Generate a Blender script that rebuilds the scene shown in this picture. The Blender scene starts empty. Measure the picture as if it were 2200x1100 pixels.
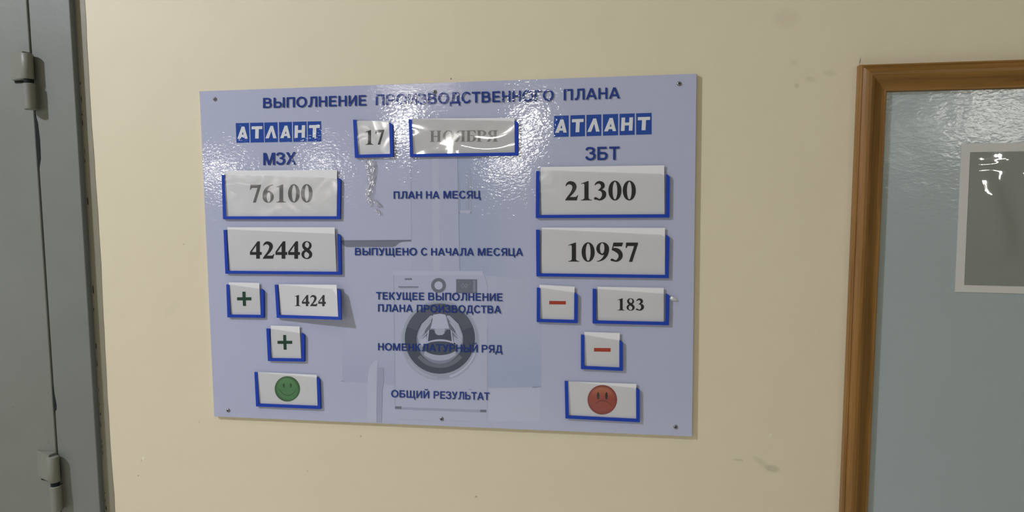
import bpy, bmesh, math, random
from mathutils import Vector, Matrix
random.seed(7)
sc = bpy.context.scene
COL = sc.collection

# ------------------------------------------------------------------ camera
ZC = 1.55                      # height of the centre of the production board
FOC = 1500.0                   # focal length in pixels of a 2200 px wide frame
YAW, PITCH, ROLL = 0.1541, -0.0833, -0.0093
CAM = Vector((0.3612, -1.3513, ZC + 0.1187))
ca, sa, cb, sb = math.cos(YAW), math.sin(YAW), math.cos(PITCH), math.sin(PITCH)
_r = Vector((ca, sa, 0)); FWD = Vector((-sa * cb, ca * cb, sb)); _u = _r.cross(FWD)
RGT = _r * math.cos(ROLL) + _u * math.sin(ROLL)
UPV = -_r * math.sin(ROLL) + _u * math.cos(ROLL)
cam_d = bpy.data.cameras.new('camera'); cam = bpy.data.objects.new('camera', cam_d); COL.objects.link(cam)
cam_d.sensor_width = 36.0; cam_d.lens = FOC / 2200.0 * 36.0; cam_d.clip_start = 0.02
m = Matrix.Identity(4)
for i in range(3):
    m[i][0], m[i][1], m[i][2], m[i][3] = RGT[i], UPV[i], -FWD[i], CAM[i]
cam.matrix_world = m
sc.camera = cam

def ray(px, py):
    return RGT * ((px - 1100.0) / FOC) + UPV * ((550.0 - py) / FOC) + FWD
def at(px, py, y=0.0):
    """the point of the plane at depth y (board face = 0) seen at a place of the photograph"""
    d = ray(px, py); return CAM + d * ((y - CAM.y) / d.y)

# ------------------------------------------------------------------ world, lights, exposure
sc.view_settings.view_transform = 'Standard'; sc.view_settings.look = 'None'
sc.view_settings.gamma = 1.0; sc.view_settings.use_curve_mapping = False
sc.view_settings.exposure = -0.28
sc.cycles.use_denoising = True
sc.cycles.sample_clamp_indirect = 4.0
w = bpy.data.worlds.new('world'); sc.world = w; w.use_nodes = True
w.node_tree.nodes['Background'].inputs[0].default_value = (1.0, 0.94, 0.62, 1)
w.node_tree.nodes['Background'].inputs[1].default_value = 0.215

def area(name, loc, target, sx, sy, power, color=(1, 1, 1)):
    l = bpy.data.lights.new(name, 'AREA'); l.shape = 'RECTANGLE'; l.size = sx; l.size_y = sy
    l.energy = power; l.color = color
    o = bpy.data.objects.new(name, l); COL.objects.link(o); o.location = loc
    o.rotation_euler = (Vector(target) - Vector(loc)).to_track_quat('-Z', 'Y').to_euler()
    return o
# the near ceiling lamp, up to the left: it throws the short shadows right and down
area('near_lamp', (-2.42, -2.0, ZC + 1.9), (-0.1, 0, ZC), 0.2, 0.2, 86, (0.94, 0.965, 1.11))
# added soft fill, far to the left and low, to brighten the wall
area('left_fill', (-6.5, -4.5, 1.0), (-0.1, 0, ZC - 0.4), 3.0, 1.6, 36, (0.97, 0.985, 1.0))
# added narrow light on the floor; its bounce brightens the lower wall
fl = area('floor_bounce', (-0.4, -2.3, 4.6), (-0.4, -2.3, 0), 1.8, 1.8, 50, (1.0, 0.98, 0.99)); fl.data.spread = math.radians(62)

# the far lamps of the hall, seen mirrored in the glossy boards; each at its own place under the roof
def hall_lamp(px, py, wpx, hpx, L, height=3.4, tilt=0.0, color=(1.0, 0.97, 0.9)):
    d = ray(px, py)
    k = height / d.z                       # up to the lamp level
    v = CAM + d * k                        # mirrored place
    Y0 = 0.0
    loc = Vector((v.x, 2 * Y0 - v.y, v.z)) # real place in the hall
    depth = k
    sx, sy = wpx / FOC * depth, hpx / FOC * depth
    o = area('hall_lamp', loc, (CAM.x, 0, CAM.z), sx, sy, L * math.pi * sx * sy, color)
    if tilt:
        o.rotation_euler = (o.rotation_euler.to_matrix() @ Matrix.Rotation(math.radians(tilt), 3, 'Z')).to_euler()
    return o
hall_lamp(474, 370, 76, 14, 52)
hall_lamp(692, 359, 70, 9, 70)
hall_lamp(868, 268, 22, 66, 90, tilt=-40)
hall_lamp(1136, 272, 20, 76, 80, tilt=-35)
hall_lamp(1085, 352, 80, 16, 50)
hall_lamp(890, 174, 170, 4, 95)
hall_lamp(1925, 288, 26, 8, 80)
hall_lamp(1998, 268, 60, 10, 50)
hall_lamp(2104, 252, 56, 34, 70)
hall_lamp(2192, 242, 40, 20, 70)
hall_lamp(2300, 236, 190, 9, 120)  # added long tube, put in to streak the document film

# ------------------------------------------------------------------ node materials
def new_mat(name):
    mt = bpy.data.materials.new(name); mt.use_nodes = True
    nt = mt.node_tree; b = nt.nodes['Principled BSDF']
    return mt, nt, b
def N(nt, kind, **kw):
    n = nt.nodes.new(kind)
    for k, v in kw.items():
        if k.startswith('i_'):
            n.inputs[int(k[2:]) if k[2:].isdigit() else k[2:].replace('_', ' ')].default_value = v
        else: setattr(n, k, v)
    return n
def pos(nt): return N(nt, 'ShaderNodeNewGeometry').outputs['Position']
def noise(nt, vec, scale, detail=2.0, rough=0.5, dist=0.0, stretch=None):
    if stretch:
        mp = N(nt, 'ShaderNodeMapping'); mp.inputs['Scale'].default_value = stretch
        nt.links.new(vec, mp.inputs['Vector']); vec = mp.outputs['Vector']
    n = N(nt, 'ShaderNodeTexNoise'); n.inputs['Scale'].default_value = scale
    n.inputs['Detail'].default_value = detail; n.inputs['Roughness'].default_value = rough; n.inputs['Distortion'].default_value = dist
    nt.links.new(vec, n.inputs['Vector']); return n.outputs['Fac']
def ramp(nt, fac, stops):
    r = N(nt, 'ShaderNodeValToRGB'); e = r.color_ramp.elements
    while len(e) < len(stops): e.new(0.5)
    for k, (p, c) in enumerate(stops): e[k].position = p; e[k].color = (*c, 1)
    nt.links.new(fac, r.inputs[0]); return r.outputs[0]
def math_n(nt, op, a, b=None, clamp=False):
    n = N(nt, 'ShaderNodeMath', operation=op, use_clamp=clamp)
    for k, v in enumerate((a, b)):
        if v is None: continue
        if isinstance(v, (int, float)): n.inputs[k].default_value = v
        else: nt.links.new(v, n.inputs[k])
    return n.outputs[0]
def bump(nt, h, strength, dist, prev=None):
    b = N(nt, 'ShaderNodeBump'); b.inputs['Strength'].default_value = strength; b.inputs['Distance'].default_value = dist
    nt.links.new(h, b.inputs['Height'])
    if prev: nt.links.new(prev, b.inputs['Normal'])
    return b.outputs['Normal']
def mixc(nt, fac, a, b, mode='MIX'):
    n = N(nt, 'ShaderNodeMix', data_type='RGBA', blend_type=mode)
    for k, v in ((0, fac), (6, a), (7, b)):
        if isinstance(v, (int, float)): n.inputs[k].default_value = v
        elif isinstance(v, tuple): n.inputs[k].default_value = (*v[:3], 1)
        else: nt.links.new(v, n.inputs[k])
    return n.outputs[2]

def film_normal(nt):
    """the orange-peel surface of the laminate on the boards"""
    p = pos(nt)
    h = noise(nt, p, 165, 1.5, 0.5, 0.4, (0.75, 1, 1.35))
    n1 = bump(nt, h, 1.0, 0.00015)
    h2 = noise(nt, p, 34, 1.0)
    return bump(nt, h2, 1.0, 0.00014, n1)

def plain(name, c, rough=0.5, spec=0.5, metal=0.0, grain=0.0):
    mt, nt, b = new_mat(name)
    b.inputs['Base Color'].default_value = (*c, 1); b.inputs['Roughness'].default_value = rough
    b.inputs['Specular IOR Level'].default_value = spec; b.inputs['Metallic'].default_value = metal
    if grain:
        f = noise(nt, pos(nt), 260, 3)
        nt.links.new(mixc(nt, f, tuple(x * (1 - grain) for x in c), tuple(min(1, x * (1 + grain)) for x in c)), b.inputs['Base Color'])
    return mt
def laminate(name, c, c2=None, rough=0.05):
    mt, nt, b = new_mat(name)
    b.inputs['Base Color'].default_value = (*c, 1)
    if c2:
        f = noise(nt, pos(nt), 2.2, 2)
        nt.links.new(mixc(nt, f, c, c2), b.inputs['Base Color'])
    b.inputs['Roughness'].default_value = rough; b.inputs['Specular IOR Level'].default_value = 0.55
    nt.links.new(film_normal(nt), b.inputs['Normal'])
    return mt

WALL_Y = 0.008
def wall_material():
    mt, nt, b = new_mat('cream_painted_plaster')
    p = pos(nt)
    col = mixc(nt, noise(nt, p, 1.7, 3, 0.55), (0.70, 0.625, 0.452), (0.745, 0.665, 0.486))
    col = mixc(nt, math_n(nt, 'MULTIPLY', noise(nt, p, 14, 4, 0.6), 0.10), col, (0.60, 0.53, 0.38))
    # stains and chips of the paint, each with its own place
    for px, py, rx, rz, rot, s, c in (
            (1660, 1007, .016, .008, -10, .38, (.33, .29, .19)), (1636, 994, .022, .007, -35, .18, (.36, .31, .2)),
            (1586, 988, .012, .0028, 0, .30, (.35, .3, .2)), (1712, 184, .005, .005, 0, .30, (.36, .32, .22)),
            (1741, 170, .012, .006, -15, .18, (.36, .32, .22)), (1783, 157, .015, .007, -10, .18, (.36, .32, .22)),
            (1023, 1067, .003, .0028, 0, .6, (.25, .2, .12)), (775, 937, .002, .003, 0, .6, (.25, .2, .12)),
            (969, 169.5, .0016, .002, 0, .9, (.12, .1, .08)), (307, 985, .0022, .006, -25, .55, (.9, .87, .75)),
            (304, 989, .0016, .004, -25, .5, (.35, .3, .2)), (297, 1022, .0016, .003, -30, .7, (.25, .21, .14)),
            (1655, 935, .005, .003, 60, .3, (.85, .8, .66)), (1848, 131, .0012, .008, -8, .8, (.2, .17, .12)),
            (1705, 135, .007, .006, 0, .12, (.4, .34, .24)), (394, 525, .0016, .0016, 0, .7, (.25, .2, .14)),
            (370, 665, .03, .012, 45, .08, (.5, .44, .32)), (1690, 40, .03, .02, 0, .14, (.5, .4, .32)),
            (660, 1012, .002, .002, 0, .4, (.3, .25, .16)), (428, 907, .002, .003, 0, .3, (.3, .25, .16))):
        c0 = at(px, py, WALL_Y)
        mp = N(nt, 'ShaderNodeMapping', vector_type='TEXTURE')
        mp.inputs['Location'].default_value = c0; mp.inputs['Rotation'].default_value = (0, math.radians(-rot), 0)
        mp.inputs['Scale'].default_value = (rx, 1.0, rz)
        nt.links.new(p, mp.inputs['Vector'])
        ln = N(nt, 'ShaderNodeVectorMath', operation='LENGTH'); nt.links.new(mp.outputs[0], ln.inputs[0])
        wob = math_n(nt, 'MULTIPLY_ADD', noise(nt, p, 160, 3, 0.7), 0.7)
        nt.nodes[-1].inputs[2].default_value = -0.35
        d = math_n(nt, 'ADD', ln.outputs['Value'], wob)
        mr = N(nt, 'ShaderNodeMapRange', interpolation_type='SMOOTHSTEP')
        mr.inputs[1].default_value = 0.45; mr.inputs[2].default_value = 1.15; mr.inputs[3].default_value = s; mr.inputs[4].default_value = 0
        nt.links.new(d, mr.inputs[0])
        col = mixc(nt, mr.outputs[0], col, c)
    nt.links.new(col, b.inputs['Base Color'])
    b.inputs['Roughness'].default_value = 0.55; b.inputs['Specular IOR Level'].default_value = 0.3
    n1 = bump(nt, noise(nt, p, 9, 3), 1.0, 0.0022)
    nt.links.new(bump(nt, noise(nt, p, 120, 3), 0.5, 0.0004, n1), b.inputs['Normal'])
    return mt

def door_paint(name, c):
    mt, nt, b = new_mat(name); p = pos(nt)
    f = noise(nt, p, 7, 4, 0.6)
    col = mixc(nt, f, tuple(x * 0.9 for x in c), tuple(x * 1.1 for x in c))
    f2 = ramp(nt, noise(nt, p, 75, 3, 0.6), [(0.70, (0, 0, 0)), (0.76, (1, 1, 1))])
    col = mixc(nt, math_n(nt, 'MULTIPLY', f2, 0.25), col, (c[0] * .45, c[1] * .42, c[2] * .36))
    nt.links.new(col, b.inputs['Base Color'])
    b.inputs['Roughness'].default_value = 0.45; b.inputs['Specular IOR Level'].default_value = 0.4
    n1 = bump(nt, noise(nt, p, 5, 2), 1.0, 0.004)
    nt.links.new(bump(nt, noise(nt, p, 90, 3), 0.6, 0.0005, n1), b.inputs['Normal'])
    return mt

def wood_material(name, axis):
    mt, nt, b = new_mat(name); p = pos(nt)
    st = (1, 1, 0.045) if axis == 'z' else (0.045, 1, 1)
    f = noise(nt, p, 95, 5, 0.62, 0.6, st)
    col = ramp(nt, f, [(0.30, (0.150, 0.066, 0.012)), (0.52, (0.265, 0.128, 0.028)), (0.75, (0.34, 0.175, 0.045))])
    f2 = noise(nt, p, 16, 3, 0.6, 0.3, st)
    col = mixc(nt, math_n(nt, 'MULTIPLY', f2, 0.5), col, (0.20, 0.100, 0.022))
    nt.links.new(col, b.inputs['Base Color'])
    b.inputs['Roughness'].default_value = 0.36; b.inputs['Specular IOR Level'].default_value = 0.4
    nt.links.new(bump(nt, f, 0.4, 0.0006), b.inputs['Normal'])
    return mt

def film_material(name, scale, amp, tint=0.93, rough=0.06, dist=1.0, stretch=None, gain=1.0, col=None, painted_haze=0.0):
    mt, nt, b = new_mat(name); nt.nodes.remove(b)
    p = pos(nt)
    h = noise(nt, p, scale, 0.4, 0.45, dist, stretch)
    nrm = bump(nt, h, 1.0, amp)
    tr = N(nt, 'ShaderNodeBsdfTransparent'); tr.inputs[0].default_value = (*(col or (tint, tint, tint)), 1)
    gl = N(nt, 'ShaderNodeBsdfGlossy'); gl.inputs['Roughness'].default_value = rough
    nt.links.new(nrm, gl.inputs['Normal'])
    dt = N(nt, 'ShaderNodeVectorMath', operation='DOT_PRODUCT')
    nt.links.new(nrm, dt.inputs[0]); nt.links.new(N(nt, 'ShaderNodeNewGeometry').outputs['Incoming'], dt.inputs[1])
    g = math_n(nt, 'SUBTRACT', 1.0, math_n(nt, 'ABSOLUTE', dt.outputs['Value']), True)
    g = math_n(nt, 'MULTIPLY', math_n(nt, 'POWER', g, 5.0), 0.9)
    k = math_n(nt, 'MULTIPLY', math_n(nt, 'ADD', g, 0.04), 1.7 * gain, True)
    mx = N(nt, 'ShaderNodeMixShader')
    nt.links.new(k, mx.inputs[0]); nt.links.new(tr.outputs[0], mx.inputs[1]); nt.links.new(gl.outputs[0], mx.inputs[2])
    out = mx.outputs[0]
    if painted_haze:
        df = N(nt, 'ShaderNodeBsdfDiffuse'); df.inputs[0].default_value = (.82, .82, .80, 1)  # diffuse white paints in the reflected haze on the film
        m2 = N(nt, 'ShaderNodeMixShader'); m2.inputs[0].default_value = painted_haze
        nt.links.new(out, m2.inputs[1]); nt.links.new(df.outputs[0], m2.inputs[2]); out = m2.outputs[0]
    nt.links.new(out, nt.nodes['Material Output'].inputs['Surface'])
    return mt

def face_material(name, top, mid, edge, centre, rad):
    """a printed ball face: lighter patch at the top, darker rim, as printed on the card"""
    mt, nt, b = new_mat(name); p = pos(nt)
    mp = N(nt, 'ShaderNodeMapping', vector_type='TEXTURE'); mp.inputs['Location'].default_value = centre
    mp.inputs['Scale'].default_value = (rad, 1, rad); nt.links.new(p, mp.inputs[0])
    sep = N(nt, 'ShaderNodeSeparateXYZ'); nt.links.new(mp.outputs[0], sep.inputs[0])
    cmb = N(nt, 'ShaderNodeCombineXYZ'); nt.links.new(sep.outputs[0], cmb.inputs[0]); nt.links.new(sep.outputs[2], cmb.inputs[2])
    ln = N(nt, 'ShaderNodeVectorMath', operation='LENGTH'); nt.links.new(cmb.outputs[0], ln.inputs[0])
    rim = ramp(nt, ln.outputs['Value'], [(0.80, (0, 0, 0)), (1.0, (1, 1, 1))])
    up = ramp(nt, math_n(nt, 'MULTIPLY_ADD', sep.outputs[2], 0.5), [(0.55, (0, 0, 0)), (0.9, (1, 1, 1))])
    nt.nodes[-2].inputs[2].default_value = 0.5
    col = mixc(nt, up, mid, top); col = mixc(nt, rim, col, edge)
    nt.links.new(col, b.inputs['Base Color']); b.inputs['Roughness'].default_value = 0.4
    return mt

M = {}
M['wall'] = wall_material()
M['floor'] = plain('grey_floor', (0.42, 0.41, 0.39), 0.5, 0.4, 0, 0.12)
M['door'] = door_paint('grey_green_door_paint', (0.185, 0.195, 0.168))
M['jamb'] = door_paint('grey_jamb_paint', (0.18, 0.19, 0.166))
M['jamb_edge'] = door_paint('jamb_side_shade', (0.15, 0.175, 0.18))  # side face coloured darker and bluer, its shade put into the paint
M['hinge'] = door_paint('hinge_paint', (0.20, 0.205, 0.17))
M['dark'] = plain('dark_gap', (0.012, 0.016, 0.018), 0.8, 0.2)
M['rust'] = plain('dirt_line', (0.03, 0.028, 0.022), 0.9, 0.1)
M['olive_edge'] = door_paint('olive_strip', (0.25, 0.235, 0.17))
M['board'] = laminate('lavender_laminate', (0.442, 0.468, 0.608), (0.466, 0.49, 0.63))
M['board_edge'] = plain('board_edge', (0.62, 0.62, 0.60), 0.5)
M['ink'] = laminate('navy_print', (0.018, 0.047, 0.235))
M['tile'] = laminate('logo_blue', (0.022, 0.072, 0.33))
M['tile_white'] = laminate('logo_white', (0.70, 0.71, 0.73))
def pr(name, c): M[name] = laminate('print_' + name, (c[0] * .82, c[1] * .805, c[2] * .85))
pr('machine', (0.555, 0.595, 0.73)); pr('lid', (0.60, 0.64, 0.765)); pr('pale', (0.532, 0.578, 0.715)); pr('line', (0.33, 0.375, 0.46))
pr('line_soft', (0.46, 0.51, 0.61)); pr('grey', (0.20, 0.22, 0.265)); pr('grey_mid', (0.23, 0.26, 0.32)); pr('dark_ring', (0.100, 0.117, 0.155))
pr('dark_ring_top', (0.135, 0.153, 0.195)); pr('glass', (0.30, 0.335, 0.42)); pr('glass_light', (0.50, 0.54, 0.64)); pr('chrome', (0.42, 0.475, 0.56))
pr('cool', (0.445, 0.510, 0.665)); pr('cool_light', (0.50, 0.555, 0.69)); pr('white_strip', (0.60, 0.635, 0.755)); pr('shade', (0.42, 0.46, 0.575))
pr('strip', (0.575, 0.615, 0.735))
def fade(name, c, a, b):
    '''a printed tint that fades out across the sheet from place a to place b'''
    mt, nt, bs = new_mat(name); A_, B_ = at(*a), at(*b); d = B_ - A_; L2 = d.dot(d)
    vm = N(nt, 'ShaderNodeVectorMath', operation='SUBTRACT'); nt.links.new(pos(nt), vm.inputs[0]); vm.inputs[1].default_value = A_
    dt = N(nt, 'ShaderNodeVectorMath', operation='DOT_PRODUCT'); nt.links.new(vm.outputs[0], dt.inputs[0]); dt.inputs[1].default_value = d / L2
    mr = N(nt, 'ShaderNodeMapRange', interpolation_type='SMOOTHSTEP'); nt.links.new(dt.outputs['Value'], mr.inputs[0])
    nt.links.new(mixc(nt, mr.outputs[0], c, (0.454, 0.479, 0.619)), bs.inputs['Base Color'])
    bs.inputs['Roughness'].default_value = .05; bs.inputs['Specular IOR Level'].default_value = .55
    nt.links.new(film_normal(nt), bs.inputs['Normal']); M[name] = mt
fade('fade_upper', (0.375, 0.425, 0.575), (985, 480), (1146, 470))
fade('fade_lower', (0.372, 0.425, 0.580), (1105, 832), (1110, 640))
fade('fade_left', (0.405, 0.435, 0.580), (790, 826), (790, 705))
M['blue'] = plain('blue_plastic', (0.010, 0.050, 0.40), 0.5, 0.25)
M['card'] = plain('white_card', (0.80, 0.80, 0.81), 0.6, 0.3)
M['black'] = plain('black_print', (0.012, 0.012, 0.02), 0.6, 0.3)
M['green_print'] = plain('dark_green_print', (0.006, 0.065, 0.036), 0.6, 0.3)
M['red_print'] = plain('red_print', (0.50, 0.052, 0.025), 0.6, 0.3)
M['film'] = film_material('clear_pocket_film', 20, 0.0009, 0.90, 0.10)
M['film_flat'] = film_material('flat_pocket_film', 20, 0.0002, 0.90, 0.35, 1.0, None, 0.5)
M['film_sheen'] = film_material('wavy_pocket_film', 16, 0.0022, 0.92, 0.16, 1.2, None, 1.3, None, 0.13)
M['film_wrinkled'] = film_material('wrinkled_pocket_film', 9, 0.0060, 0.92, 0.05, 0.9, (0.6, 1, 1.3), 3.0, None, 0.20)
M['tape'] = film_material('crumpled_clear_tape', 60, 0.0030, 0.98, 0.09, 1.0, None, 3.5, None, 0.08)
M['steel'] = plain('screw_steel', (0.30, 0.30, 0.31), 0.38, 0.5, 0.8)
M['slot'] = plain('screw_recess', (0.03, 0.03, 0.035), 0.7)
M['wood_z'] = wood_material('varnished_wood_upright', 'z'); M['wood_x'] = wood_material('varnished_wood_level', 'x')
def panel_material():
    mt, nt, b = new_mat('grey_blue_panel'); p = pos(nt)
    nt.links.new(mixc(nt, noise(nt, p, 3, 3), (0.345, 0.40, 0.405), (0.38, 0.435, 0.44)), b.inputs['Base Color'])
    b.inputs['Roughness'].default_value = 0.13; b.inputs['Specular IOR Level'].default_value = 0.5
    n1 = bump(nt, noise(nt, p, 130, 2, 0.5, 0.4, (0.7, 1, 1.4)), 1.0, 0.00022)
    nt.links.new(bump(nt, noise(nt, p, 11, 2), 1.0, 0.0012, n1), b.inputs['Normal'])
    return mt
M['panel'] = panel_material()
M['tape_border'] = plain('off_white_border', (0.60, 0.595, 0.56), 0.45, 0.4)
M['sheet'] = plain('grey_sheet', (0.36, 0.385, 0.365), 0.5, 0.3, 0, 0.06)
M['pocket_film'] = film_material('rippled_document_film', 15, 0.0020, 0.93, 0.04, 1.2, (0.45, 1, 1.5), 2.6)

# ------------------------------------------------------------------ object helpers
def link(name, bm, mats, parent=None, smooth=False):
    me = bpy.data.meshes.new(name); bm.normal_update(); bm.to_mesh(me); bm.free()
    for x in (mats if isinstance(mats, (list, tuple)) else [mats]): me.materials.append(x)
    if smooth:
        for f in me.polygons: f.use_smooth = True
    o = bpy.data.objects.new(name, me); COL.objects.link(o)
    if parent:
        o.parent = parent
        o.matrix_parent_inverse = Matrix.Translation(-root_loc(parent))
    return o
def root_loc(o):
    v = Vector(o.location)
    while o.parent:
        o = o.parent; v = Vector((0, 0, 0)) + (Vector(o.location) if False else Vector((0, 0, 0)))
        break
    return WORLD.get(o.name, v)
WORLD = {}
def thing(name, loc, label, cat, group=None):
    o = bpy.data.objects.new(name, None); COL.objects.link(o); o.location = loc; o.empty_display_size = 0.1
    WORLD[o.name] = Vector(loc)
    if label: o['label'] = label; o['category'] = cat
    if group: o['group'] = group
    return o
def part(name, bm, mat, parent, smooth=False):
    """a part whose vertices are in world coordinates; moved into the thing's frame"""
    p = parent; base = Vector((0, 0, 0))
    while p is not None:
        base += Vector(p.location); p = p.parent
    for v in bm.verts: v.co -= base
    me = bpy.data.meshes.new(name); bm.normal_update(); bm.to_mesh(me); bm.free()
    for x in (mat if isinstance(mat, (list, tuple)) else [mat]): me.materials.append(x)
    if smooth:
        for f in me.polygons: f.use_smooth = True
    o = bpy.data.objects.new(name, me); COL.objects.link(o); o.parent = parent
    return o
def struct(o): o['kind'] = 'structure'; return o
def box(bm, x0, x1, y0, y1, z0, z1, bev=0.0, mi=0):
    r = bmesh.ops.create_cube(bm, size=1.0)
    for v in r['verts']:
        v.co = Vector(((x0 + x1) / 2 + v.co.x * (x1 - x0), (y0 + y1) / 2 + v.co.y * (y1 - y0), (z0 + z1) / 2 + v.co.z * (z1 - z0)))
    fs = {f for v in r['verts'] for f in v.link_faces}
    for f in fs: f.material_index = mi
    if bev:
        es = list({e for v in r['verts'] for e in v.link_edges})
        bmesh.ops.bevel(bm, geom=es, offset=bev, segments=3, profile=0.5, affect='EDGES')
def prism(bm, pts_front, pts_back, mi=0):
    """pts_front ring (towards the viewer) and pts_back ring joined to a closed solid"""
    a = [bm.verts.new(p) for p in pts_front]; b = [bm.verts.new(p) for p in pts_back]; n = len(a)
    fs = [bm.faces.new(a), bm.faces.new(list(reversed(b)))]
    for k in range(n): fs.append(bm.faces.new((a[k], b[k], b[(k + 1) % n], a[(k + 1) % n])))
    for f in fs: f.material_index = mi
    bmesh.ops.recalc_face_normals(bm, faces=fs)
def poly(bm, pts, mi=0):
    """flat printed shape facing the room (-y)"""
    vs = [bm.verts.new(p) for p in pts]; f = bm.faces.new(vs); f.normal_update()
    if f.normal.y > 0: f.normal_flip()
    f.material_index = mi
    return f
def shift(v, dx=0, dy=0, dz=0): return Vector((v.x + dx, v.y + dy, v.z + dz))

# ------------------------------------------------------------------ lettering: every glyph is a list of polygons, cap height 1
def ell(cx, cy, rx, ry, a0, a1, n=24):
    return [(cx + rx * math.cos(math.radians(a0 + (a1 - a0) * k / n)), cy + ry * math.sin(math.radians(a0 + (a1 - a0) * k / n))) for k in range(n + 1)]
def strip(a, b): return [[a[k], a[k + 1], b[k + 1], b[k]] for k in range(len(a) - 1)]
def rect(x0, y0, x1, y1): return [(x0, y0), (x1, y0), (x1, y1), (x0, y1)]
def stroke(pts, n=7):
    """a pen stroke through (x, y, width) points"""
    P = [pts[0]] + list(pts) + [pts[-1]]; out = []
    for i in range(1, len(P) - 2):
        for k in range(n):
            t = k / n
            out.append(tuple(0.5 * ((2 * P[i][c]) + (-P[i-1][c] + P[i+1][c]) * t + (2*P[i-1][c] - 5*P[i][c] + 4*P[i+1][c] - P[i+2][c]) * t*t
                        + (-P[i-1][c] + 3*P[i][c] - 3*P[i+1][c] + P[i+2][c]) * t**3) for c in range(3)))
    out.append(tuple(pts[-1]))
    L, R = [], []
    for k in range(len(out)):
        a, b = out[max(0, k - 1)], out[min(len(out) - 1, k + 1)]
        dx, dy = b[0] - a[0], b[1] - a[1]; q = math.hypot(dx, dy) or 1
        h = out[k][2] / 2
        L.append((out[k][0] - dy / q * h, out[k][1] + dx / q * h)); R.append((out[k][0] + dy / q * h, out[k][1] - dx / q * h))
    return strip(L, R)
S, H = 0.195, 0.160
def bowl(x0, y0, y1, xr, s=S, h=H):
    ry = (y1 - y0) / 2; rx = min(ry * 1.05, xr - x0); cy = (y0 + y1) / 2
    o = [(x0, y1)] + ell(xr - rx, cy, rx, ry, 90, -90, 18) + [(x0, y0)]
    i = [(x0, y1 - h)] + ell(xr - rx, cy, max(.02, rx - s), ry - h, 90, -90, 18) + [(x0, y0 + h)]
    return strip(o, i)
def mirror(ps, w): return [[(w - x, y) for x, y in p] for p in ps]
A_ = [[(0, 0), (.215, 0), (.585, 1), (.395, 1)], [(1.0, 0), (.785, 0), (.415, 1), (.605, 1)], rect(.25, .225, .75, .385)]
P_ = [rect(0, 0, S, 1)] + bowl(S - .01, .37, 1, .83)
EN = [rect(0, 0, S, 1), rect(.62, 0, .62 + S, 1)]
SOFT = [rect(0, 0, S, 1)] + bowl(S - .01, 0, .61, .82)
ARC_O = strip(ell(.52, .5, .52, .525, 0, 360, 40), ell(.52, .5, .315, .355, 0, 360, 40))
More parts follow.
